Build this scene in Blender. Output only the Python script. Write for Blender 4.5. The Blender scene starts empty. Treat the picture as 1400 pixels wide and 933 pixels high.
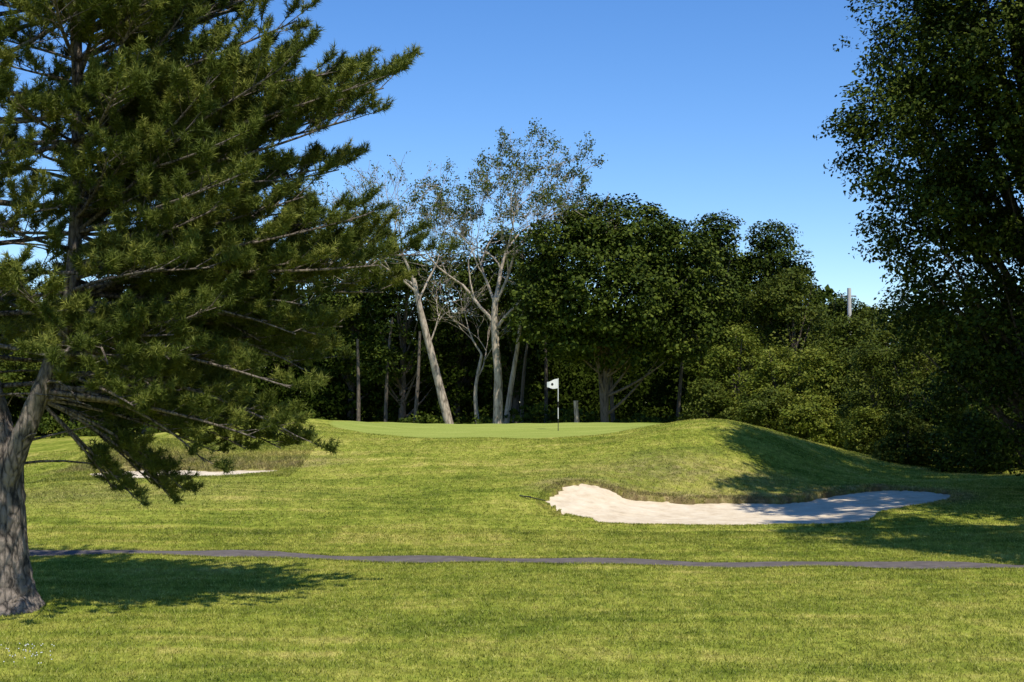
import bpy, math, random
import numpy as np
from mathutils import Vector
random.seed(7); rng=np.random.default_rng(11)
scene=bpy.context.scene
def link(o): scene.collection.objects.link(o); return o
# ---------------------------------------------------------------- helpers
def make_mesh(name,V,F,mat=None,smooth=False,attrs=None,vattrs=None,parent=None):
    V=np.asarray(V,dtype=np.float32); F=np.asarray(F,dtype=np.int32); k=F.shape[1]
    me=bpy.data.meshes.new(name)
    me.vertices.add(len(V)); me.vertices.foreach_set('co',V.ravel())
    me.loops.add(F.size); me.loops.foreach_set('vertex_index',F.ravel())
    me.polygons.add(len(F)); me.polygons.foreach_set('loop_start',np.arange(0,F.size,k,dtype=np.int32))
    if smooth: me.polygons.foreach_set('use_smooth',np.ones(len(F),dtype=bool))
    me.update(calc_edges=True)
    for n,a in (attrs or {}).items():
        at=me.attributes.new(n,'FLOAT','FACE'); at.data.foreach_set('value',np.asarray(a,dtype=np.float32))
    for n,a in (vattrs or {}).items():
        at=me.attributes.new(n,'FLOAT','POINT'); at.data.foreach_set('value',np.asarray(a,dtype=np.float32))
    if mat: me.materials.append(mat)
    o=link(bpy.data.objects.new(name,me))
    if parent: o.parent=parent
    return o
def empty(name):
    return link(bpy.data.objects.new(name,None))
class Tubes:
    def __init__(s): s.V=[];s.F=[];s.n=0
    def add(s,pts,rad,sides=6,rough=0.0,flare=0):
        pts=np.array(pts,float); m=len(pts); rad=np.array(rad,float)
        T=np.gradient(pts,axis=0); T/=np.linalg.norm(T,axis=1)[:,None]+1e-9
        ref=np.array([0,1.,0]) if abs(T[0][1])<.8 else np.array([1.,0,0])
        A=np.cross(T,ref); A/=np.linalg.norm(A,axis=1)[:,None]+1e-9
        B=np.cross(T,A)
        th=np.linspace(0,2*np.pi,sides,endpoint=False)
        R=rad[:,None]*np.ones(sides)[None]
        if rough: R=R*(1+rough*rng.standard_normal(R.shape))
        if flare: 
            R[:flare]*=1+np.abs(np.sin(th*2.5+.7))[None]*.22*np.linspace(1,0,flare)[:,None]
        P=pts[:,None]+R[...,None]*(np.cos(th)[None,:,None]*A[:,None]+np.sin(th)[None,:,None]*B[:,None])
        i=np.arange(m-1)[:,None]*sides; j=np.arange(sides)[None]; j2=(j+1)%sides
        F=np.stack([i+j,i+j2,i+sides+j2,i+sides+j],-1).reshape(-1,4)+s.n
        s.V.append(P.reshape(-1,3)); s.F.append(F); s.n+=m*sides
    def build(s,name,mat,parent=None,smooth=True):
        return make_mesh(name,np.concatenate(s.V),np.concatenate(s.F),mat,smooth,parent=parent)
def bez(a,b,c,n=8):
    t=np.linspace(0,1,n)[:,None]; a,b,c=map(np.array,(a,b,c))
    return (1-t)**2*a+2*t*(1-t)*b+t*t*c
def catmull(pts,n=8,closed=False):
    pts=np.array(pts,float); m=len(pts); out=[]
    rngi=range(m) if closed else range(m-1)
    for i in rngi:
        g=(lambda k:pts[k%m]) if closed else (lambda k:pts[min(max(k,0),m-1)])
        p0,p1,p2,p3=g(i-1),g(i),g(i+1),g(i+2)
        for t in np.linspace(0,1,n,endpoint=False):
            out.append(.5*((2*p1)+(-p0+p2)*t+(2*p0-5*p1+4*p2-p3)*t*t+(-p0+3*p1-3*p2+p3)*t**3))
    if not closed: out.append(pts[-1])
    return np.array(out)
def norm(a): return a/(np.linalg.norm(a,axis=-1,keepdims=True)+1e-9)
# ---------------------------------------------------------------- materials
def newmat(name):
    m=bpy.data.materials.new(name); m.use_nodes=True; nt=m.node_tree; nt.nodes.clear()
    return m,nt,nt.nodes,nt.links
def ramp(N,stops):
    r=N.new('ShaderNodeValToRGB'); e=r.color_ramp.elements
    while len(e)>1: e.remove(e[-1])
    e[0].position=stops[0][0]; e[0].color=(*stops[0][1],1)
    for p,c in stops[1:]:
        x=e.new(p); x.color=(*c,1)
    return r
def leaf_mat(name,stops,trans=.3,gloss=.15,rough=.55):
    m,nt,N,L=newmat(name)
    at=N.new('ShaderNodeAttribute'); at.attribute_name='v'
    r=ramp(N,stops); L.new(at.outputs['Fac'],r.inputs['Fac'])
    if gloss>0:
        p=N.new('ShaderNodeBsdfPrincipled'); p.inputs['Roughness'].default_value=rough
        p.inputs['Specular IOR Level'].default_value=gloss
        L.new(r.outputs['Color'],p.inputs['Base Color'])
    else:
        p=N.new('ShaderNodeBsdfDiffuse'); L.new(r.outputs['Color'],p.inputs['Color'])
    o=N.new('ShaderNodeOutputMaterial')
    if trans>0:
        t=N.new('ShaderNodeBsdfTranslucent')
        hs=N.new('ShaderNodeHueSaturation'); hs.inputs['Hue'].default_value=.485; hs.inputs['Value'].default_value=1.5
        L.new(r.outputs['Color'],hs.inputs['Color']); L.new(hs.outputs['Color'],t.inputs['Color'])
        mx=N.new('ShaderNodeMixShader'); mx.inputs[0].default_value=trans
        L.new(p.outputs[0],mx.inputs[1]); L.new(t.outputs[0],mx.inputs[2]); L.new(mx.outputs[0],o.inputs[0])
    else: L.new(p.outputs[0],o.inputs[0])
    return m
def bark_mat(name,dark,light,scale=6,stretch=.25,bump=.5,pos=(.40,.52,.68)):
    m,nt,N,L=newmat(name)
    tc=N.new('ShaderNodeTexCoord'); mp=N.new('ShaderNodeMapping'); mp.inputs['Scale'].default_value=(1,1,stretch)
    L.new(tc.outputs['Object'],mp.inputs['Vector'])
    n=N.new('ShaderNodeTexNoise'); n.inputs['Scale'].default_value=scale; n.inputs['Detail'].default_value=8; n.inputs['Roughness'].default_value=.7
    L.new(mp.outputs[0],n.inputs['Vector'])
    v=N.new('ShaderNodeTexVoronoi'); v.inputs['Scale'].default_value=scale*1.6; v.feature='DISTANCE_TO_EDGE'
    L.new(mp.outputs[0],v.inputs['Vector'])
    mm=N.new('ShaderNodeMath'); mm.operation='MULTIPLY_ADD'; mm.inputs[1].default_value=.9
    L.new(v.outputs['Distance'],mm.inputs[0]); L.new(n.outputs['Fac'],mm.inputs[2])
    r=ramp(N,[(pos[0],dark),(pos[1],tuple((a+b)/2 for a,b in zip(dark,light))),(pos[2],light)])
    L.new(mm.outputs[0],r.inputs['Fac'])
    p=N.new('ShaderNodeBsdfPrincipled'); p.inputs['Roughness'].default_value=.9
    L.new(r.outputs['Color'],p.inputs['Base Color'])
    b=N.new('ShaderNodeBump'); b.inputs['Strength'].default_value=bump; b.inputs['Distance'].default_value=.08
    L.new(mm.outputs[0],b.inputs['Height']); L.new(b.outputs[0],p.inputs['Normal'])
    o=N.new('ShaderNodeOutputMaterial'); L.new(p.outputs[0],o.inputs[0]); return m
def plain(name,col,rough=.6):
    m,nt,N,L=newmat(name)
    n=N.new('ShaderNodeTexNoise'); n.inputs['Scale'].default_value=20
    r=ramp(N,[(.3,tuple(c*.85 for c in col)),(.7,col)]); L.new(n.outputs['Fac'],r.inputs['Fac'])
    p=N.new('ShaderNodeBsdfPrincipled'); p.inputs['Roughness'].default_value=rough
    L.new(r.outputs['Color'],p.inputs['Base Color'])
    o=N.new('ShaderNodeOutputMaterial'); L.new(p.outputs[0],o.inputs[0]); return m

def grass_mat(name,blade=False):
    m,nt,N,L=newmat(name)
    geo=N.new('ShaderNodeNewGeometry'); pos=geo.outputs['Position']
    def noise(scale,detail=4,rough=.6,sc=(1,1,1),rotz=0):
        mp=N.new('ShaderNodeMapping'); mp.inputs['Scale'].default_value=sc; mp.inputs['Rotation'].default_value=(0,0,rotz)
        L.new(pos,mp.inputs['Vector'])
        n=N.new('ShaderNodeTexNoise'); n.inputs['Scale'].default_value=scale; n.inputs['Detail'].default_value=detail; n.inputs['Roughness'].default_value=rough
        L.new(mp.outputs[0],n.inputs['Vector']); return n.outputs['Fac']
    def mix(a,b,f):
        x=N.new('ShaderNodeMix'); x.data_type='RGBA'
        if isinstance(a,tuple): x.inputs[6].default_value=(*a,1)
        else: L.new(a,x.inputs[6])
        if isinstance(b,tuple): x.inputs[7].default_value=(*b,1)
        else: L.new(b,x.inputs[7])
        if isinstance(f,float): x.inputs[0].default_value=f
        else: L.new(f,x.inputs[0])
        return x.outputs[2]
    def maprange(v,a,b,c=0.,d=1.):
        x=N.new('ShaderNodeMapRange'); x.inputs[1].default_value=a;x.inputs[2].default_value=b;x.inputs[3].default_value=c;x.inputs[4].default_value=d
        L.new(v,x.inputs[0]); return x.outputs[0]
    def madd(v,k,add=None):
        x=N.new('ShaderNodeMath'); x.operation='MULTIPLY_ADD'; L.new(v,x.inputs[0]); x.inputs[1].default_value=k
        if add is None: x.inputs[2].default_value=0
        else: L.new(add,x.inputs[2])
        return x.outputs[0]
    def vmul(col,val):
        hs=N.new('ShaderNodeHueSaturation'); L.new(val,hs.inputs['Value']); L.new(col,hs.inputs['Color']); return hs.outputs[0]
    big=noise(.22,5,.65); med=noise(1.3,7,.85,(1,.4,1),.4); fine=noise(22,3,.8); streak=noise(1.0,3,.6,(.12,1.5,1),-.75)
    r=ramp(N,[(.41,(.125,.165,.022)),(.47,(.215,.25,.035)),(.53,(.31,.32,.055)),(.60,(.44,.39,.105))])
    tot=madd(med,.42,madd(big,.27,madd(streak,.31)))
    L.new(tot,r.inputs['Fac'])
    col=r.outputs['Color']
    A=lambda n:(lambda a:(setattr(a,'attribute_name',n),a.outputs['Fac'])[1])(N.new('ShaderNodeAttribute'))
    brown=mix((.13,.11,.04),(.36,.28,.14),maprange(noise(4.,4,.7),.35,.65))
    bm=N.new('ShaderNodeMath'); bm.operation='MULTIPLY'; L.new(A('brown'),bm.inputs[0]); L.new(maprange(noise(2.,5,.7),.35,.6,.35,1.),bm.inputs[1])
    col=mix(col,brown,bm.outputs[0])
    col=vmul(col,maprange(noise(5.5,5,.8,(1,.6,1),.2),.36,.62,.64,1.28))
    if not blade:
        green=mix((.27,.32,.065),(.34,.38,.09),maprange(streak,.4,.6))
        col=mix(col,green,A('putt'))
        col=mix(col,(.13,.095,.045),A('earth'))
        col=vmul(col,maprange(fine,.25,.75,.6,1.3))
    else:
        v=A('v'); col=mix(col,(.46,.41,.16),maprange(v,.6,1.,0,.5)); col=vmul(col,maprange(v,0,1,.65,1.45))
    o=N.new('ShaderNodeOutputMaterial')
    p=N.new('ShaderNodeBsdfDiffuse'); L.new(col,p.inputs['Color'])
    if blade:
        t=N.new('ShaderNodeBsdfTranslucent'); L.new(col,t.inputs['Color'])
        mx=N.new('ShaderNodeMixShader'); mx.inputs[0].default_value=.25
        L.new(p.outputs[0],mx.inputs[1]); L.new(t.outputs[0],mx.inputs[2]); L.new(mx.outputs[0],o.inputs[0])
    else:
        b=N.new('ShaderNodeBump'); b.inputs['Strength'].default_value=.6; b.inputs['Distance'].default_value=.03
        L.new(noise(14,6,.8),b.inputs['Height']); L.new(b.outputs[0],p.inputs['Normal'])
        L.new(p.outputs[0],o.inputs[0])
    return m

# ---------------------------------------------------------------- terrain function
def tps_fit(P,z,lam=.0):
    n=len(P); d2=((P[:,None]-P[None])**2).sum(-1); K=.5*d2*np.log(d2+1e-12); K[np.arange(n),np.arange(n)]=lam
    Q=np.c_[np.ones(n),P]; A=np.block([[K,Q],[Q.T,np.zeros((3,3))]])
    return P,np.linalg.solve(A,np.r_[z,np.zeros(3)])
def tps_eval(fit,X):
    P,w=fit; out=np.empty(len(X))
    for s in range(0,len(X),40000):
        x=X[s:s+40000]; d2=((x[:,None]-P[None])**2).sum(-1)
        out[s:s+40000]=(.5*d2*np.log(d2+1e-12))@w[:-3]+w[-3]+x@w[-2:]
    return out
C=[]
for yy in (8,15,22,27,30):
    for xx in (-18,-10,-3,4,11,20): C.append((xx,yy,0.0 if yy<30 else .06))
C+=[(-3.3,32,.2),(-3.8,37,.53),(-4.4,43,1.01),(-4.9,48,1.52),(-5.35,52,1.80),(-5.8,56,1.9),(-6.8,66,1.98),
(0,32.5,.2),(-.2,36,.44),(-.3,40,.78),(0,45,1.28),(0,49,1.66),(0,53,1.76),(0,60,1.92),(0,66,1.98),
(3.1,39.3,.66),(3.2,41.5,1.08),(3.5,45,1.61),(3.8,49,1.79),(4.2,54,1.88),(1.9,39.2,.93),(1.2,38.3,.74),(.7,36.6,.5),
(5.7,39.4,.42),(6.0,41,.89),(6.4,43.5,1.55),(6.9,47,2.15),(7.3,50,2.41),(7.9,55,2.25),(7.5,62,2.02),(5.5,58,1.95),
(4.3,39.1,.48),(7.9,40,.42),(8.05,43.5,.86),(8.9,48,1.77),(9.6,43.5,.62),(10.6,48,1.02),(12.1,49,.71),(15.4,50,.56),(16.6,46,.6),(10.7,42,.56),(12.3,41.6,.5),
(18,60,.6),(12,60,.95),(25,45,.6),(14,34,.2),(20,25,.1),(9.3,35,.18),(11.8,38,.32),(2.6,33.5,.13),(5.2,33.3,.11),(7.4,33.5,.12),
(-9.9,55,2.24),(-8,58,2.28),(-9.2,51,1.95),(-7.1,46,1.34),(-6.4,41.5,.87),(-6.2,34.5,.34),(-9,35,.45),(-9.9,32,.2),(-15.1,46,.85),
(-12.3,47.2,1.75),(-10.3,47.5,1.6),(-13.4,46,1.3),(-10,41.5,.77),(-12.5,41.8,.74),(-10,44.7,1.02),(-12,44.8,1.05),(-8,44.5,1.05),(-12,52,1.5),(-17,52,.95),
(-20,60,1.0),(-25,40,.5),(-16,30,.12),(0,75,1.5),(-12,70,1.7),(10,72,1.4),(0,92,1.0),(30,80,1.0),(-30,80,1.0),(15,92,1.),(-15,92,1.)]
C=np.array(C,float)
FIT=tps_fit(C[:,:2],C[:,2],.4)
B1=catmull([(.94,36.5),(1.25,35.2),(1.7,34.5),(2.6,34.0),(3.9,33.95),(5.2,33.75),(6.4,33.95),(7.35,33.9),(8.5,34.5),(9.26,36.1),(10.6,37.6),(11.9,39.0),(12.2,40.6),(10.9,41.5),(9.2,40.6),(7.9,39.5),(6.0,39.1),(4.9,38.8),(3.97,38.75),(3.1,38.5),(2.5,38.9),(1.8,38.7),(1.26,37.9)],10,True)
S1=tps_fit(np.array([(.94,36.5),(1.6,34.6),(2.6,34),(5.2,33.8),(7.35,34),(8.5,34.5),(9.26,36),(11.8,39),(12.2,41),(10.7,41.5),(7.9,39.5),(6,39),(3.97,38.6),(3,38.6),(2.5,38.8),(1.8,38.6),(1.26,37.8),(5,36.4),(3,36.2),(7.5,36.8)]),
 np.array([.41,.12,.08,.07,.08,.10,.2,.33,.41,.42,.2,.21,.26,.42,.64,.72,.57,.04,.10,.05]),.1)
B2=catmull([(-12.8,43.2),(-11.8,42.3),(-10.2,42.1),(-8.6,42.4),(-7.2,43.4),(-7.6,44.0),(-9,43.9),(-10.4,44.3),(-12,44.3)],10,True)
S2=tps_fit(np.array([(-12.8,43.2),(-10,42.1),(-7.2,43.4),(-9,43.9),(-12,44.3)]),np.array([.80,.70,.86,.86,.86]),.1)
for B in (B1,B2):
    B+=.035*rng.standard_normal(B.shape)
def poly_sd(X,poly):
    a=poly; b=np.roll(poly,-1,0); out=np.empty(len(X))
    for s in range(0,len(X),20000):
        x=X[s:s+20000][:,None]; ab=(b-a)[None]; t=np.clip(((x-a)*ab).sum(-1)/(ab**2).sum(-1),0,1)
        d=np.sqrt((((x-a)-t[...,None]*ab)**2).sum(-1)).min(1)
        cond=((a[None,:,1]>x[...,1])!=(b[None,:,1]>x[...,1]))&(x[...,0]<(b-a)[None,:,0]*(x[...,1]-a[None,:,1])/((b-a)[None,:,1]+1e-12)+a[None,:,0])
        ins=(cond.sum(1)%2)==1
        out[s:s+20000]=np.where(ins,-d,d)
    return out
def sds(X):
    r=[]
    for B in (B1,B2):
        lo=B.min(0)-3; hi=B.max(0)+3; m=((X>lo)&(X<hi)).all(1); d=np.full(len(X),9.)
        if m.any(): d[m]=poly_sd(X[m],B)
        r.append(d)
    return r
def wob(X):
    x,y=X[:,0],X[:,1]
    roll=.07*np.exp(-((y-40)/7)**2)*np.sin(x*.75+y*.35+.6)*np.exp(-((x+3)/6.)**2)
    return roll+.02*np.sin(x*.9+1.3*np.sin(y*.5))*np.cos(y*.7)+.015*np.sin(x*2.1+y*1.3)+.012*np.sin(y*2.7-x*1.1)
def height0(X,sd):
    X=np.asarray(X,float)
    z=tps_eval(FIT,X)
    ox=np.maximum(np.abs(X[:,0])-20,0); oy=np.maximum(np.maximum(10-X[:,1],X[:,1]-88),0)
    w=np.clip(np.hypot(ox,oy)/14,0,1); w=w*w*(3-2*w)
    base=np.where(X[:,1]<25,0.,np.clip((X[:,1]-25)/60,0,1))
    z=z*(1-w)+base*w+wob(X)
    for d,S in zip(sd,(S1,S2)):
        m=d<1.
        if m.any():
            zs=tps_eval(S,X[m]); dd=d[m]; zz=z[m]
            k=np.clip(dd/1.,0,1)
            lip=zs+.03+.10*(zz>zs+.12)
            zo=lip*(1-k)+zz*k
            zo=np.where(dd<0,zs-.3,zo)
            z[m]=zo
    return z
def stretch(a,b,step,far,g=1.25):
    core=list(np.arange(a,b+1e-6,step)); s=step; x=b; hi=[]
    while x<far[1]: s*=g; x+=s; hi.append(x)
    s=step; x=a; lo=[]
    while x>far[0]: s*=g; x-=s; lo.append(x)
    return np.array(lo[::-1]+core+hi)
xs=stretch(-15,15,.12,(-900,900))
ys=np.concatenate([[-300,-150,-80,-40,-20,-8,0,4,8],np.arange(11,31,.3),np.arange(31,48.01,.12),np.arange(48.3,70,.3),[70.8,72,74,77,81,86,92,100,112,130,160,220,320,500,900,1500]])
GX,GY=np.meshgrid(xs,ys); XY=np.c_[GX.ravel(),GY.ravel()]
SD=sds(XY); Z=height0(XY,SD)
nx,ny=len(xs),len(ys)
ZG=Z.reshape(ny,nx); SG=[s.reshape(ny,nx) for s in SD]
def gi(G,X):
    X=np.asarray(X,float)
    i=np.clip(np.searchsorted(xs,X[:,0])-1,0,nx-2); j=np.clip(np.searchsorted(ys,X[:,1])-1,0,ny-2)
    u=(X[:,0]-xs[i])/(xs[i+1]-xs[i]); v=(X[:,1]-ys[j])/(ys[j+1]-ys[j])
    return (G[j,i]*(1-u)+G[j,i+1]*u)*(1-v)+(G[j+1,i]*(1-u)+G[j+1,i+1]*u)*v
def height(X): return gi(ZG,X)
def fsd(X): return [gi(s,X) for s in SG]
i=np.arange(ny-1)[:,None]*nx; j=np.arange(nx-1)[None]
F=np.stack([i+j,i+j+1,i+nx+j+1,i+nx+j],-1).reshape(-1,4)
def sm(x,a,b):
    t=np.clip((x-a)/(b-a),0,1); return t*t*(3-2*t)
def putt_mask(X): 
    r=np.hypot((X[:,0]-.2)/7.6,(X[:,1]-58.3)/7.6)+.03*np.sin(np.arctan2(X[:,1]-58,X[:,0])*3)
    return 1-sm(r,.97,1.0)
def brown_mask(X,sd):
    x,y=X[:,0],X[:,1]
    b=(1-sm(sd[0],.0,1.5))*sm(y,37.0,38.6)
    b=np.maximum(b,(1-sm(sd[1],.6,3.0))*sm(y,43.4,44.2)*.85)
    b=np.maximum(b,.6*np.exp(-(((x-5.)/4)**2+((y-41.3)/1.8)**2)))
    b=np.maximum(b,.45*np.exp(-(((x+11.5)/5)**2+((y-38)/3.)**2)))
    return b
grassM=grass_mat('grass_ground')
sdm=np.minimum(SD[0],SD[1]); earth=sm(sdm,-.3,-.1)*(1-sm(sdm,.0,.1))*.9
make_mesh('ground',np.c_[XY,Z],F,grassM,True,vattrs={'putt':putt_mask(XY),'brown':brown_mask(XY,SD),'earth':earth})
# sand
m,nt,N,L=newmat('bunker_sand_material')
tc=N.new('ShaderNodeTexCoord'); n1=N.new('ShaderNodeTexNoise'); n1.inputs['Scale'].default_value=2.2; n1.inputs['Detail'].default_value=8; n1.inputs['Roughness'].default_value=.7
L.new(tc.outputs['Object'],n1.inputs['Vector'])
r=ramp(N,[(.3,(.52,.41,.27)),(.5,(.67,.56,.40)),(.7,(.74,.65,.49))]); L.new(n1.outputs['Fac'],r.inputs['Fac'])
p=N.new('ShaderNodeBsdfPrincipled'); p.inputs['Roughness'].default_value=.95; L.new(r.outputs[0],p.inputs['Base Color'])
n2=N.new('ShaderNodeTexNoise'); n2.inputs['Scale'].default_value=7; n2.inputs['Detail'].default_value=6; L.new(tc.outputs['Object'],n2.inputs['Vector'])
b=N.new('ShaderNodeBump'); b.inputs['Strength'].default_value=.5; b.inputs['Distance'].default_value=.06; L.new(n2.outputs['Fac'],b.inputs['Height']); L.new(b.outputs[0],p.inputs['Normal'])
o=N.new('ShaderNodeOutputMaterial'); L.new(p.outputs[0],o.inputs[0]); sandM=m
for B,S in ((B1,S1),(B2,S2)):
    lo=B.min(0)-.3; hi=B.max(0)+.3; gx=np.arange(lo[0],hi[0],.07); gy=np.arange(lo[1],hi[1],.07)
    X=np.stack(np.meshgrid(gx,gy),-1).reshape(-1,2); d=poly_sd(X,B); z=tps_eval(S,X)+.008*np.sin(X[:,0]*5+np.sin(X[:,1]*3)*2)+.006*np.sin(X[:,1]*9+X[:,0]*2)
    a=len(gx); i=np.arange(len(gy)-1)[:,None]*a; j=np.arange(a-1)[None]
    Fs=np.stack([i+j,i+j+1,i+a+j+1,i+a+j],-1).reshape(-1,4); Fs=Fs[(d[Fs]<.14).all(1)]
    used=np.unique(Fs); mp=np.zeros(len(X),int); mp[used]=np.arange(len(used))
    make_mesh('sand_bunker',np.c_[X,z][used],mp[Fs],sandM,True)
# cart path
pc=catmull([(-60,33),(-32,30.3),(-20,29.0),(-9.3,28.4),(-5.5,28.15),(-3.3,27.6),(0,26.95),(5.4,26.45),(9.3,26.0),(20,24.6),(40,21)],14)
tn=norm(np.gradient(pc,axis=0)); nn=np.c_[-tn[:,1],tn[:,0]]
HW=.42
us=np.linspace(-HW,HW,7); jit=.02*rng.standard_normal((len(pc),2))
P=pc[:,None]+nn[:,None]*us[None,:,None]; P[:,0]+=nn*jit[:,:1]; P[:,-1]+=nn*jit[:,1:]
PX=P.reshape(-1,2); crownz=(.012*(1-(us/HW)**2)+.012)[None].repeat(len(pc),0).ravel()
i=np.arange(len(pc)-1)[:,None]*7; j=np.arange(6)[None]
m,nt,N,L=newmat('asphalt'); n1=N.new('ShaderNodeTexNoise'); n1.inputs['Scale'].default_value=3;n1.inputs['Detail'].default_value=9; n1.inputs['Roughness'].default_value=.75
tc=N.new('ShaderNodeTexCoord'); L.new(tc.outputs['Object'],n1.inputs['Vector'])
r=ramp(N,[(.3,(.09,.078,.076)),(.7,(.18,.158,.15))]); L.new(n1.outputs['Fac'],r.inputs['Fac'])
p=N.new('ShaderNodeBsdfDiffuse'); L.new(r.outputs[0],p.inputs['Color']); o=N.new('ShaderNodeOutputMaterial'); L.new(p.outputs[0],o.inputs[0])
make_mesh('cart_path',np.c_[PX,height(PX)+crownz],np.stack([i+j,i+j+7,i+j+8,i+j+1],-1).reshape(-1,4),m,True)
# grass blades
def blades(n,x0,x1,y0,y1,h0,h1,w,filt=None,wedge=True,edge=0):
    X=np.c_[rng.uniform(x0,x1,n),rng.uniform(y0,y1,n)]
    if wedge: X=X[np.abs(X[:,0])<X[:,1]*.40+3.0]
    py=np.interp(X[:,0],pc[:,0],pc[:,1])
    dpy=X[:,1]-py; wv=.035*np.sin(X[:,0]*3.1)+.03*np.sin(X[:,0]*7.7+1)
    k=np.abs(dpy)>HW-.04+wv
    if edge: k&=np.abs(dpy)<HW+edge
    X=X[k]
    X=X[putt_mask(X)<.1]
    sd=fsd(X)
    k=(sd[0]>.0)&(sd[1]>.0)
    if filt: k&=np.minimum(sd[0],sd[1])<filt
    X=X[k]; sd=[s[k] for s in sd]
    z=height(X); n=len(X)
    br=brown_mask(X,sd)
    h=rng.uniform(h0,h1,n)*(1+.5*br); a=rng.uniform(0,2*np.pi,n); ww=w*rng.uniform(.7,1.4,n)
    d=np.c_[np.cos(a),np.sin(a),0*a]*ww[:,None]
    b2=rng.uniform(0,2*np.pi,n); le=rng.uniform(.1,1.1,n)*h
    tip=np.c_[np.cos(b2)*le,np.sin(b2)*le,h]
    c=np.c_[X,z-.005]; V=np.stack([c-d,c+d,c+tip],1).reshape(-1,3)
    return V,br,rng.random(n)
parts=[blades(480000,-13,13,14,32,.015,.055,.0068),
       blades(280000,-19,19,30,56,.02,.05,.012)]
parts.append(blades(240000,.2,13,33,43,.02,.055,.010,.35)); parts.append(blades(70000,-14,-6.5,41.5,48,.03,.08,.012))
parts.append(blades(250000,-12,12,25,29.5,.025,.055,.008,edge=.12))
V=np.concatenate([p[0] for p in parts]); n=len(V)//3
br=np.concatenate([p[1] for p in parts]); vv=np.concatenate([p[2] for p in parts])
make_mesh('grass',V,np.arange(3*n).reshape(-1,3),grass_mat('grass_blades',True),False,attrs={'v':vv,'brown':br})

# ---------------------------------------------------------------- foliage
def leaf_mesh(c,nrm,size,v,name,mat,parent,aspect=.6):
    n=len(c); nrm=norm(nrm); r=rng.standard_normal((n,3)); t=norm(np.cross(nrm,r)); b=np.cross(nrm,t)
    L_=size[:,None]*.5; W=L_*aspect
    V=np.stack([c-t*L_,c+b*W+nrm*L_*.12,c+t*L_,c-b*W+nrm*L_*.12],1).reshape(-1,3)
    return make_mesh(name,V,np.arange(4*n).reshape(-1,4),mat,False,attrs={'v':np.clip(v,0,1)},parent=parent)
def crown(lobes,ncl,per,size,rc=(.35,.85),rin=.5,flat=.55):
    lb=np.array(lobes,float); wt=(lb[:,3]*lb[:,4]*lb[:,5])**.67; wt/=wt.sum()
    k=rng.choice(len(lb),ncl,p=wt); d=norm(rng.standard_normal((ncl,3)))
    rr=rng.uniform(rin,1.0,ncl)**.6; rr*=1+.10*rng.standard_normal(ncl)
    cc=lb[k,:3]+d*rr[:,None]*lb[k,3:6]
    cv=rng.random(ncl); R=rng.uniform(*rc,ncl)
    m=np.maximum(4,(per*(R/np.mean(R))**2*rng.uniform(.6,1.4,ncl)).astype(int)); idx=np.repeat(np.arange(ncl),m); n=len(idx)
    off=norm(rng.standard_normal((n,3)))*(rng.random(n)**.45)[:,None]*R[idx][:,None]*np.array([1,1,flat])
    off[:,2]-=.25*(off[:,0]**2+off[:,1]**2)/R[idx]
    p=cc[idx]+off
    nr=d[idx]*.45+np.array([0,0,.7])+norm(rng.standard_normal((n,3)))*.8
    v=.5*cv[idx]+.5*rng.random(n)
    return cc,p,nr,size*rng.uniform(.6,1.4,n),v
def ground_z(x,y): return float(height(np.array([[x,y]]))[0])
def tree(name,x,y,lobes,ncl,per,size,leafm,barkm,tr=.25,trunk_top=None,lean=0,rc=(.35,.85),limbs=26,rin=.5,trunk=True,flat=.55):
    e=empty(name); z0=ground_z(x,y)
    cc,p,nr,s,v=crown(lobes,ncl,per,size,rc,rin,flat)
    k=p[:,2]>z0+.05; leaf_mesh(p[k],nr[k],s[k],v[k],'foliage',leafm,e)
    if trunk:
        T=Tubes(); lb=np.array(lobes); top=trunk_top or lb[:,2].max()
        cx=np.average(lb[:,0],weights=lb[:,3]); cy=np.average(lb[:,1],weights=lb[:,3])
        tp=bez((x,y,z0-.2),(x+lean,y,(z0+top)/2),(cx,cy,top),12); rad=np.linspace(tr*1.1,tr*.25,12); rad[0]*=1.35
        T.add(tp,rad,9,.05)
        for c in cc[rng.choice(len(cc),min(limbs,len(cc)),replace=False)]:
            if c[2]<z0+1.5: continue
            ti=np.clip(((c[2]-z0)/(top-z0))*.62,.12,.85)+rng.uniform(-.08,.05); ii=ti*11; q=tp[int(ii)]
            mid=(q+c)/2+np.array([0,0,-.12*np.linalg.norm(c-q)]); L0=np.linalg.norm(c-q)
            T.add(bez(q,mid,c,7),np.linspace(min(tr*.5,.03+.018*L0),.012,7),5)
        T.build('trunk_and_limbs',barkm,e)
    return e
G_dark=[(0,(.010,.019,.002)),(.45,(.033,.052,.005)),(.75,(.075,.10,.012)),(1,(.135,.16,.022))]
G_far=[(0,(.010,.018,.003)),(.5,(.024,.038,.005)),(1,(.055,.073,.011))]
G_mid=[(0,(.022,.038,.004)),(.5,(.064,.086,.010)),(1,(.15,.165,.026))]
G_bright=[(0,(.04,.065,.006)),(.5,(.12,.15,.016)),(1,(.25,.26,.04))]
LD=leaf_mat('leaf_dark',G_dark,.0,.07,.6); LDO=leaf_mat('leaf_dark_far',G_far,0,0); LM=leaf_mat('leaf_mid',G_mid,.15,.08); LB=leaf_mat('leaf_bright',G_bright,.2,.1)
BK=bark_mat('bark_brown',(.03,.024,.018),(.15,.12,.09)); BL=bark_mat('bark_pale',(.14,.11,.08),(.48,.40,.31),4)
def W(px,d): return (px-700)*d/1944.
def Zh(py,d): return 3-(py-550)*d/1944.
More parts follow.
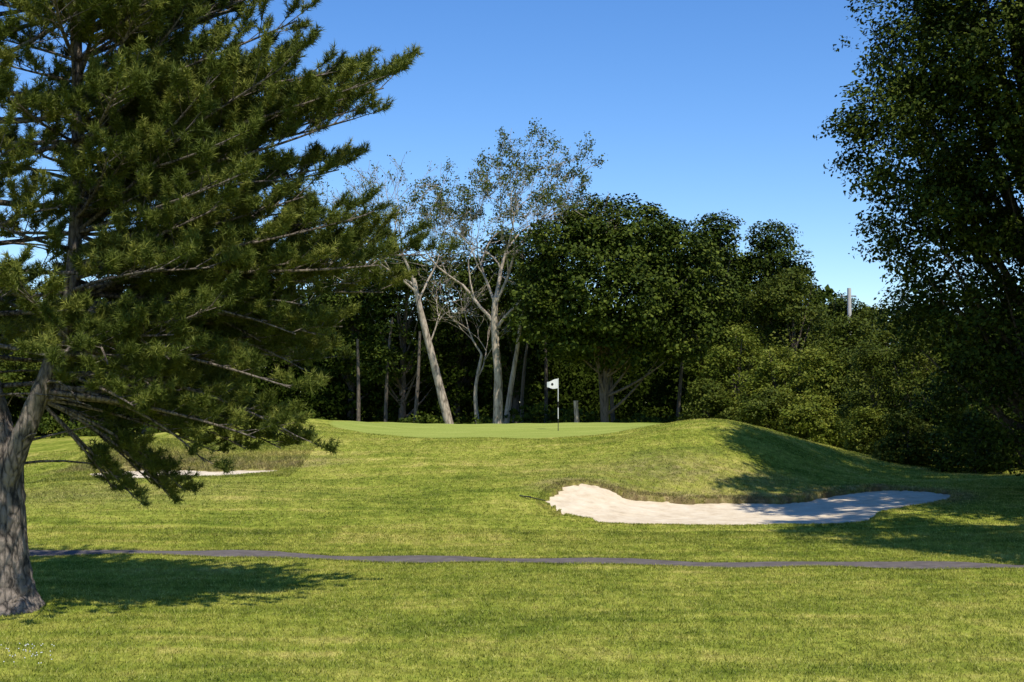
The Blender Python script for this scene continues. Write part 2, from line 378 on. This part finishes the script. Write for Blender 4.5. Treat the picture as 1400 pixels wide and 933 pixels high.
def rtree(name,x,y,top,hw,bottom,leafm,ncl=420,per=50,size=.2,nl=7,barkm=BK,trunk=True,tr=.22,rc=(.35,.85),extra=()):
    lobes=[(x,y,(top+bottom)/2,hw*.72,hw*.72,(top-bottom)/2*.9)]
    for q in range(nl):
        a=random.uniform(0,6.28); h=random.uniform(.15,.85); rr=hw*(.62-.35*max(0,h-.5)*2)
        s=hw*random.uniform(.3,.48)
        lobes.append((x+math.cos(a)*rr,y+math.sin(a)*rr,bottom+(top-bottom)*h,s,s,s*.8))
    s=hw*.42; lobes.append((x+random.uniform(-.2,.2)*hw,y,top-s*.8,s,s,s*.8))
    lobes+=list(extra)
    return tree(name,x,y,lobes,ncl,per,size,leafm,barkm,tr,rc=rc,trunk=trunk)
# --- maple (centre right)
tree('maple_tree',4.9,75,[(4.9,75,9.0,4.6,4.2,4.2),(2.9,74,11,2.2,2.2,1.9),(6.3,74.4,11.8,2.4,2.2,1.8),(4.4,75,12.3,2.2,2,1.5),(8.4,75,10.5,2.4,2.2,2.2),(2.0,74,7.6,2,2,1.9),(8.8,74.5,6.9,2.2,2,1.9),(5.2,72.5,8.2,2.6,2,2.2),(10.1,76,8.8,1.8,1.8,2.0),(1.6,75,9.5,1.4,1.5,1.5),(5,74,6.2,3,2,1.3)],1200,60,.21,LD,BK,.2,rc=(.4,1.0))
rtree('oak_tree',W(300,85),85,Zh(375,85),3.9,3.5,LD); rtree('oak_tree',W(395,88),88,Zh(330,88),4.4,4,LD)
rtree('oak_tree',W(480,86),86,Zh(335,86),3.4,3.5,LD); rtree('oak_tree',W(550,83),83,Zh(345,83),3.2,3.8,LD)
rtree('oak_tree',W(625,86),86,Zh(335,86),3.6,3.,LD,540); rtree('oak_tree',W(705,84),84,Zh(310,84),3.2,3.,LD,520)
rtree('oak_tree',W(965,83),83,Zh(290,83),3.4,3.5,LD,460)
rtree('oak_tree',W(1048,84),84,Zh(298,84),3.1,4,LD,480)
rtree('oak_tree',W(1085,76),76,Zh(365,76),2.7,2,LM,420,55,.17)
rtree('oak_tree',W(1150,98),98,Zh(400,98),4,2,LD)
rtree('oak_tree',W(1215,95),95,Zh(412,95),4,2,LM)
rtree('oak_tree',W(1165,72),72,Zh(436,72),2.0,1.5,LM,300,50,.16)
rtree('oak_tree',W(200,82),82,Zh(395,82),3.8,3,LD); rtree('oak_tree',W(100,84),84,Zh(400,84),4,3,LD); rtree('oak_tree',W(0,82),82,Zh(390,82),4.2,3,LM)
rtree('oak_tree',W(-130,80),80,Zh(350,80),5,3,LD); rtree('oak_tree',-42,74,12,6,3,LD)
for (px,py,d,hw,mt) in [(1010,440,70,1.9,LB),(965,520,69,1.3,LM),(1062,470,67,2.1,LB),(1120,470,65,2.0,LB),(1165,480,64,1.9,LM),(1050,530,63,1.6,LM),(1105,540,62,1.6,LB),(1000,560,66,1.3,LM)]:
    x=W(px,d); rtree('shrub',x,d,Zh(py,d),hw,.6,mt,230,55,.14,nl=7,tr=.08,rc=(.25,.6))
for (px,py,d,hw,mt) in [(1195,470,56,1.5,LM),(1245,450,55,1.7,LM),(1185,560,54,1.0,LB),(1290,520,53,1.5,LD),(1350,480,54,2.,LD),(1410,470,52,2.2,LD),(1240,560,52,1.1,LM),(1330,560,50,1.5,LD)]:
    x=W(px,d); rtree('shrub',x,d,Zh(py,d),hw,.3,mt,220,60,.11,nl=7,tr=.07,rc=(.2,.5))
# --- large tree on the right
lob=[(15.6,41,12,5.0,5,6.5),(11.3,40,10.4,2.2,2.2,1.6),(11.9,40,13.0,2.0,2.3,1.5),(13.5,39.5,15.5,2.6,2.6,2.),(11.9,40,7.9,1.9,2,1.4),(12.6,40.5,5.8,1.9,2.,1.4),(10.3,40,11.2,1.3,1.4,.9),(13.3,38.5,9,2.4,2,2.2),(14,38.5,5,2.5,2,1.8),(15,37.5,11.5,2.8,2,2.5),(16,39,17.5,3.5,3.5,2),(14.0,40,3.0,2.4,2,1.8),(17,38,4,2.5,2,2),(13.0,39,12.5,2.0,1.8,2.2)]
tree('oak_tree',15.6,41,lob,2700,62,.13,LD,BK,.42,rc=(.3,.8),limbs=90)
rtree('oak_tree',21,36,17,6,2,LDO,600,50,.24,tr=.4)
rtree('oak_tree',15.6,23.5,15.5,5.0,4.5,LDO,800,50,.24,tr=.35,extra=[(11.6,24,13.5,2.2,2.2,1.5),(12.3,26,14.5,2.2,2,1.5)]); rtree('oak_tree',20,29,17,5.5,3.5,LDO,500,50,.24,tr=.35)
rtree('oak_tree',16.8,31.5,17,4.9,2.5,LDO,850,50,.24,tr=.35,extra=[(12.2,32,15.3,2.2,2.0,1.5),(12.6,30,15.,2.2,1.8,1.5),(13,33.5,15.6,2,1.6,1.5)])
rtree('oak_tree',24,52,16,6,2,LDO,500,50,.24,tr=.4); rtree('oak_tree',30,66,15,6,2,LDO,500,50,.26,tr=.4)
# --- undergrowth + distant belt
def belt(name,n,per,size,xr,yr,zr,mat,rc):
    x=rng.uniform(*xr,n); y=rng.uniform(*yr,n)
    zt=zr[1]*(1+.16*np.sin(x*.35+1)+.12*np.sin(x*.9)+.08*np.sin(x*2.1)); z=zr[0]+(zt-zr[0])*rng.random(n)**.85
    R=rng.uniform(*rc,n); idx=np.repeat(np.arange(n),per); m=len(idx)
    p=np.c_[x,y,z][idx]+norm(rng.standard_normal((m,3)))*(rng.random(m)**.45)[:,None]*R[idx][:,None]*np.array([1,1,.6])
    nr=np.array([0,-.4,.5])+norm(rng.standard_normal((m,3)))
    leaf_mesh(p,nr,size*rng.uniform(.6,1.4,m),.5*rng.random(n)[idx]+.5*rng.random(m),name,mat,None)
belt('distant_trees',3800,30,.58,(-75,75),(98,112),(.5,9.),LDO,(.7,1.6))
belt('distant_trees',2600,22,.9,(-90,90),(114,126),(.5,10.),LDO,(1.,2.))
belt('undergrowth',3000,36,.23,(-45,24),(83,91),(.8,5.2),LDO,(.35,.9))
belt('undergrowth',700,36,.2,(-45,22),(76,82),(1.0,2.2),LD,(.25,.6))
# --- sparse ash trees
def grow(T,tips,p,d,L0,r,lev,maxl,up=.12,spread=.55):
    n=5; pts=[p]; dd=d.copy()
    for q in range(n):
        dd=norm(dd+rng.standard_normal(3)*.12+np.array([0,0,up*.3])); pts.append(pts[-1]+dd*L0/n)
    r2=max(r*.66,.010); T.add(pts,np.linspace(r,r2,n+1),7 if lev<2 else (5 if lev<4 else 3))
    if lev>=maxl: tips.append(pts[-1]); tips.append(pts[-3]); return
    kids=3 if lev<3 else (3 if random.random()<.6 else 2)
    for c in range(kids):
        nd=norm(dd+norm(rng.standard_normal(3))*spread+np.array([0,0,up]))
        st=pts[-1] if c<2 else pts[-3]
        grow(T,tips,st,nd,L0*random.uniform(.66,.86),max(r2*random.uniform(.62,.85),.011),lev+1,maxl,up,spread)
def ash(x,y,z,path,rads,stems,leafn,name,spread=.55,maxl=6,mat=None):
    e=empty(name); T=Tubes(); tips=[]
    T.add(catmull(path,6),np.interp(np.linspace(0,1,6*(len(path)-1)+1),np.linspace(0,1,len(rads)),rads),9,.04)
    for (p,d,L0,r) in stems: grow(T,tips,np.array(p,float),norm(np.array(d,float)),L0,r,1,maxl,.06,spread)
    T.build('trunk_and_branches',BL,e)
    tips=np.array(tips); 
    if leafn:
        clump=rng.choice(len(tips),int(len(tips)*.6),replace=False); idx=clump[rng.integers(0,len(clump),leafn)]
        p=tips[idx]+rng.standard_normal((leafn,3))*.13; leaf_mesh(p,rng.standard_normal((leafn,3))+[0,-.3,.6],.125*rng.uniform(.6,1.4,leafn),rng.random(leafn),'foliage',mat or LM,e)
    return e
x0=W(680,76)
ash(x0,76,1.4,[(x0,76,1.2),(x0+.05,76,4),(x0-.15,76,7),(x0-.1,76,8.6)],[.3,.23,.19,.15],
 [((x0-.1,76,8.5),(.05,.1,1),2.9,.12),((x0-.15,76,7.2),(-.75,0,1),2.9,.10),((x0,76,7.0),(.75,-.1,1),2.9,.10),((x0-.1,76,8),(-.35,.3,1),2.8,.09),((x0-.1,76,8.2),(.4,-.3,1),2.8,.09)],21000,'ash_tree',.68)
x1=W(690,77.5)
ash(x1,77.5,1.4,[(x1,77.5,1.2),(x1+.3,77.5,3.5),(x1+.7,77.5,6),(x1+.9,77.5,7.6)],[.2,.15,.11,.09],[((x1+.9,77.5,7.6),(.3,0,1),2.4,.08)],900,'ash_tree',maxl=5)
x2=W(618,77)
ash(x2,77,1.4,[(x2,77,1.2),(x2-.75,77,4.2),(x2-1.6,77,7.5),(x2-2.1,77,9.7)],[.27,.22,.17,.12],
 [((x2-2.1,77,9.6),(-.45,0,1),2.4,.08),((x2-2.0,77,9.3),(-1.0,.1,.7),2.5,.07),((x2-2.0,77,9.0),(-.7,-.2,1),2.5,.07),((x2-1.8,77,8.4),(.25,.1,1),2.1,.07),((x2-1.2,77,6.2),(.5,0,1),1.5,.05)],2500,'dead_ash_tree',.68)
x3=W(655,78)
ash(x3,78,1.4,[(x3,78,1.2),(x3-.2,78,3.5),(x3+.15,78,5.6)],[.14,.11,.08],[((x3+.15,78,5.6),(-.2,0,1),1.6,.06),((x3,78,4.5),(.5,0,1),1.4,.05)],500,'dead_ash_tree',.6,5)
for px,d,py in [(490,80,500),(528,81,470),(787,74,548),(826,75,440),(840,79,470),(925,80,500),(565,79,490),(715,80,500),(745,82,480)]:
    e=empty('tree_trunk'); T=Tubes(); x=W(px,d); zt=Zh(py,d)+1.5 if px!=787 else Zh(py,d)
    T.add(bez((x,d,.8),(x+random.uniform(-.3,.3),d,zt/2),(x+random.uniform(-.5,.5) if px!=787 else x,d,zt),8),np.linspace(.13,.07 if px!=787 else .12,8),8,.05); T.build('trunk',BL if px in(787,) else BK,e)

# ---------------------------------------------------------------- white pine
pine=empty('pine_tree'); T=Tubes(); PB=bark_mat('pine_bark',(.02,.016,.013),(.27,.22,.175),8,.28,1.,(.45,.58,.74))
main=catmull([(-7.38,20.8,-.15),(-7.42,20.8,.35),(-7.45,20.8,1.1),(-7.5,20.85,2.2),(-7.8,20.9,3.4),(-8.0,21,5),(-8.0,21,8),(-7.9,21,11),(-7.8,21,14.5)],8)
mr=np.interp(main[:,2],[-.15,.1,.5,1.2,2.5,5,9,14.5],[.60,.50,.42,.36,.28,.20,.14,.05])
T.add(main,mr,30,.045,flare=7)
stem=catmull([(-7.45,20.75,1.6),(-7.0,20.6,2.7),(-6.65,20.6,3.6),(-6.4,20.6,4.6),(-6.35,20.65,6.5),(-6.4,20.7,9),(-6.3,20.7,12)],8)
T.add(stem,np.linspace(.17,.05,len(stem)),14,.04)
tuft=[]
rr=random.random; rs=lambda:(random.gauss(0,1),random.gauss(0,1),random.gauss(0,1))
def nv(x,y,z):
    l=math.sqrt(x*x+y*y+z*z)+1e-9; return x/l,y/l,z/l
def pbranch(o,tip,r=.045,droop=.0,dens=1.,start=.25,tw=1.):
    o=np.array(o,float); tip=np.array(tip,float); L0=np.linalg.norm(tip-o)
    mid=(o+tip)/2+np.array([0,0,-.10*L0 if droop==0 else droop*L0])+rng.standard_normal(3)*.18
    n=14; pts=bez(o,mid,tip,n); T.add(pts,np.linspace(r,.010,n),6)
    nt=int(L0*5.0*dens)
    dirs=norm(np.gradient(pts,axis=0))
    for q in range(nt):
        t=start+(1-start)*(q+rr()*.8)/nt; f=t*(n-1); a=int(min(f,n-2)); p=pts[a]+(pts[a+1]-pts[a])*(f-a); d=dirs[a]
        side=1 if q%2 else -1; hx,hy,hz=nv(d[1],-d[0],0)
        ang=random.uniform(.4,1.15) if t<.93 else random.uniform(-.3,.3); ca,sa=math.cos(ang),math.sin(ang)*side
        td=nv(d[0]*ca+hx*sa,d[1]*ca+hy*sa,d[2]*ca+random.uniform(-.1,.6))
        tl=tw*random.uniform(.35,.8)*(1.25-.55*t)*min(1.3,.5+L0*.2)
        end=(p[0]+td[0]*tl,p[1]+td[1]*tl,p[2]+td[2]*tl+tl*.12)
        T.add([p,end],[.009,.005],3)
        cv=rr(); ns=max(6,int(tl/.04))
        for s in range(ns):
            u=.3+.7*math.sqrt((s+.5)/ns); sp=[p[k]+(end[k]-p[k])*u for k in range(3)]
            g=rs(); sd_=nv(td[0]*.55+g[0]*.5,td[1]*.55+g[1]*.5,td[2]*.5+abs(g[2])*.45+.35); sl=random.uniform(.04,.2)
            tuft.append((sp[0]+sd_[0]*sl,sp[1]+sd_[1]*sl,sp[2]+sd_[2]*sl,*sd_,cv))
            if sl>.10:
                g=rs(); s2=nv(sd_[0]+g[0]*.4,sd_[1]+g[1]*.4,sd_[2]+g[2]*.4); tuft.append((sp[0]+sd_[0]*sl*.4,sp[1]+sd_[1]*sl*.4,sp[2]+sd_[2]*sl*.4,*s2,cv*.7))
        tuft.append((*end,*td,cv))
def on(path,z):
    i=np.argmin(np.abs(path[:,2]-z)); return path[i]
tips=[((-3.1,20.3,8.5),7.4),((-1.9,20.9,7.65),6.6),((-2.2,21.6,7.9),6.9),((-2.5,20.2,7.0),6.3),((-2.9,21.8,6.6),6.0),((-3.6,19.8,7.4),6.4),
((-2.5,20.6,5.65),5.2),((-1.3,21.2,5.2),4.9),((-2.0,22.0,4.7),4.9),((-1.9,20.2,4.95),4.9),((-2.9,21.0,4.0),4.4),((-3.1,19.9,3.2),3.9),((-3.2,21.8,3.5),4.0),
((-4.9,19.6,3.1),3.7),((-5.4,19.0,3.5),4.2),((-3.1,20.6,2.5),3.4),((-3.6,20.0,2.5),3.2),((-4.2,21.6,3.0),3.7),
((-4.1,20.2,9.6),8.4),((-3.6,21.4,9.2),8.3),((-4.6,19.6,8.4),7.4),((-4.8,21.8,7.4),6.8),((-4.2,20.6,6.4),5.9),((-3.5,22.2,5.6),5.2),((-4.4,19.5,5.2),4.8),((-4.0,19.0,4.3),4.4),((-2.7,22.6,4.2),4.5),
((-5.2,19.0,6.3),5.8),((-5.0,19.4,7.4),6.8),((-5.6,18.8,8.4),7.6),((-5.3,20.4,9.9),8.9),((-4.4,20.8,10.8),9.8),((-4.6,19.9,11.6),10.6),
((-3.3,20.5,7.9),6.9),((-3.0,21.2,7.2),6.3),((-3.3,20.4,6.2),5.6),((-3.9,20.6,8.9),7.8),((-3.5,20.9,9.9),8.7)]
for tp,oz in tips:
    pbranch(on(stem,oz),tp,.045,-.03 if tp[2]>4 else .10)
    for rep in range(3 if tp[2]>3.3 else 1):
        f=random.uniform(.6,.97); oz2=oz+random.uniform(-.4,.4); o=on(stem,oz2)
        t2=o+(np.array(tp)-o)*f+np.array([0,random.gauss(0,.8),random.gauss(0,.35)])
        pbranch(o,t2,.035,-.03 if tp[2]>4 else .08)
# lowest drooping boughs (shaded, behind the outer canopy)
for tp in [(-6.0,21.4,1.72),(-5.6,21.2,1.58),(-5.2,21.6,1.6),(-4.9,21.4,1.66),(-5.5,21.8,1.75),(-4.5,21.6,2.25),(-4.0,21.4,2.3),(-3.5,21.6,2.3),(-3.2,21.4,2.42),(-5.0,21.6,2.5),(-5.8,21.3,2.6)]:
    pbranch(on(stem,3.0),tp,.028,.14,1.5,.45,.55)
for q in range(86):
    z=3.3+(q/86)*10.4; a=q*2.4+random.uniform(-.3,.3); Lr=(4.2 if z<8 else 4.2-(z-8)*.5)*random.uniform(.6,1.05)
    if z<4.2: Lr*=.75
    dx,dy=math.cos(a)*Lr,math.sin(a)*Lr
    tz=z+random.uniform(.1,.9) if z>5 else z+random.uniform(-.4,.3)
    o=on(main,z); pbranch(o,(o[0]+dx,o[1]+dy*.8,max(tz,2.8)),.045,-.02,.9)
for q in range(40):
    z=3.8+(q/40)*7.8; a=q*2.4; Lr=random.uniform(1.2,2.6); o=on(stem,z)
    pbranch(o,(o[0]+math.cos(a)*Lr,o[1]+math.sin(a)*Lr,z+random.uniform(0,.7)),.03,-.02,1.2,.3)
for q in range(14):
    z=random.uniform(1.8,7); a=random.uniform(-1.2,1.0); o=on(stem if q%2 else main,z); l=random.uniform(.7,2.2)
    T.add(bez(o,o+np.array([math.cos(a)*l*.5,math.sin(a)*l*.5,.15]),o+np.array([math.cos(a)*l,math.sin(a)*l,random.uniform(-.3,.4)]),6),np.linspace(.022,.006,6),4)
T.build('trunk_and_branches',PB,pine)
tf=np.array(tuft); nb=20; m=len(tf)*nb; base=np.repeat(tf[:,:3],nb,0); dr=np.repeat(tf[:,3:6],nb,0); cv=np.repeat(tf[:,6],nb)
nd=norm(dr*.75+norm(rng.standard_normal((m,3)))*.85); ln=rng.uniform(.075,.125,m)[:,None]
base=base-dr*rng.uniform(0,.08,m)[:,None]; w=norm(np.cross(nd,rng.standard_normal((m,3))))*.0062
V=np.stack([base-w,base+w,base+nd*ln],1).reshape(-1,3)
NM=leaf_mat('pine_needles',[(0,(.028,.042,.007)),(.5,(.11,.135,.022)),(1,(.26,.26,.052))],0,.08,.5)
make_mesh('needles',V,np.arange(3*m).reshape(-1,3),NM,False,attrs={'v':np.clip(.6*cv+.4*rng.random(m),0,1)},parent=pine)
print('TUFTS',len(tf))
# ---------------------------------------------------------------- flagstick
fx,fy=W(763,58),58.; fz=ground_z(fx,fy)
fl=empty('golf_flag'); white=plain('white_paint',(.8,.8,.78)); black=plain('black_paint',(.02,.02,.02))
def seg(z0,z1,mat,nm,r=.016):
    T=Tubes(); T.add([(fx,fy,z0),(fx,fy,(z0+z1)/2),(fx,fy,z1)],[r,r,r],10); T.build(nm,mat,fl)
seg(fz-.05,fz+.5,black,'pole_base'); seg(fz+.5,fz+.95,white,'pole_band'); seg(fz+.95,fz+1.2,black,'pole_band'); seg(fz+1.2,fz+2.15,white,'pole_top')
gu,gv=np.meshgrid(np.linspace(0,1,15),np.linspace(0,1,9)); 
FX=fx-.014-gu*.44; FY=fy+.05*np.sin(gu*7)*gu-.08*gu; FZ=fz+2.12-gv*(.40-.16*gu)-gu*.12+.02*np.sin(gu*6+gv*2)
i=np.arange(8)[:,None]*15; j=np.arange(14)[None]
make_mesh('flag_cloth',np.c_[FX.ravel(),FY.ravel(),FZ.ravel()],np.stack([i+j,i+j+1,i+j+16,i+j+15],-1).reshape(-1,4),white,True,parent=fl)
for s in (-1,1):
    a=np.linspace(0,6.283,7)[:-1]; ex=fx-.24+.055*np.cos(a); ez=fz+1.90+.06*np.sin(a); u=(fx-.014-ex)/.44
    ey=fy+.05*np.sin(u*7)*u-.08*u+s*.006
    make_mesh('emblem',np.c_[ex,ey,ez],[[0,1,2,3],[0,3,4,5]],black,parent=fl)
# utility pole
up=empty('utility_pole'); T=Tubes(); x=W(1162,92); T.add([(x,92,0),(x,92,5),(x,92,Zh(394,92))],[.17,.15,.13],12); T.build('pole',plain('weathered_wood',(.55,.52,.48),.8),up)
T=Tubes(); T.add([(x-.5,92.2,Zh(394,92)-.5),(x+.5,92.2,Zh(394,92)-.5)],[.04,.04],4); T.build('crossarm',plain('old_wood',(.2,.17,.14),.8),up)
# rake beside bunker
rk=empty('bunker_rake'); T=Tubes(); a=np.array([.35,36.7]); b_=np.array([.85,36.4]); za=ground_z(*a)+.05; zb=ground_z(*b_)+.05
T.add([(*a,za),(*b_,zb)],[.012,.012],6); T.build('handle',black,rk)
T=Tubes(); T.add([(.2,36.95,za),(.48,36.45,za)],[.015,.015],5)
for q in range(8):
    t=q/7; px_=.2+.28*t; py_=36.95-.5*t; T.add([(px_,py_,za),(px_-.02,py_,za-.07)],[.008,.005],4)
T.build('head',black,rk)
Vv=[];Ff=[];k=0
for q in range(42):
    d=random.uniform(16.3,17.6); x=W(random.gauss(40,22),d); z=ground_z(x,d)+.04; r=.009
    P6=[(x+r,d,z),(x-r,d,z),(x,d+r,z),(x,d-r,z),(x,d,z+r),(x,d,z-r)]
    Vv+=P6; Ff+=[[k+a,k+b,k+c] for a,b,c in [(0,2,4),(2,1,4),(1,3,4),(3,0,4),(2,0,5),(1,2,5),(3,1,5),(0,3,5)]]; k+=6
make_mesh('clover_flowers',Vv,Ff,white)

# ---------------------------------------------------------------- light, sky, camera
EL=58; sx,sy=.42,-.9; az=math.atan2(sx,sy)
sd_=Vector((math.sin(az)*math.cos(math.radians(EL)),math.cos(az)*math.cos(math.radians(EL)),math.sin(math.radians(EL))))
sl=bpy.data.lights.new('sun','SUN'); sl.energy=5.0; sl.angle=math.radians(.53); sl.color=(1,.94,.82)
so=link(bpy.data.objects.new('sun',sl)); so.rotation_euler=sd_.to_track_quat('Z','Y').to_euler()
w=bpy.data.worlds.new('World'); scene.world=w; w.use_nodes=True; N=w.node_tree.nodes; bg=N['Background']
sk=N.new('ShaderNodeTexSky'); sk.sky_type='NISHITA'; sk.sun_disc=False; sk.sun_elevation=math.radians(EL); sk.sun_rotation=az
sk.air_density=.9; sk.dust_density=.0; sk.ozone_density=3.8
hs=N.new('ShaderNodeHueSaturation'); hs.inputs['Saturation'].default_value=1.25; hs.inputs['Value'].default_value=1.45; hs.inputs['Hue'].default_value=.508
w.node_tree.links.new(sk.outputs[0],hs.inputs['Color']); w.node_tree.links.new(hs.outputs[0],bg.inputs[0]); bg.inputs[1].default_value=.118
cam=bpy.data.cameras.new('camera'); cam.lens=50; cam.sensor_width=36; cam.clip_end=3000; cam.clip_start=.1
co=link(bpy.data.objects.new('camera',cam)); co.location=(0,0,3); co.rotation_euler=(math.radians(90+2.46),0,0); scene.camera=co
scene.view_settings.view_transform='Standard'; scene.view_settings.look='None'; scene.view_settings.exposure=0
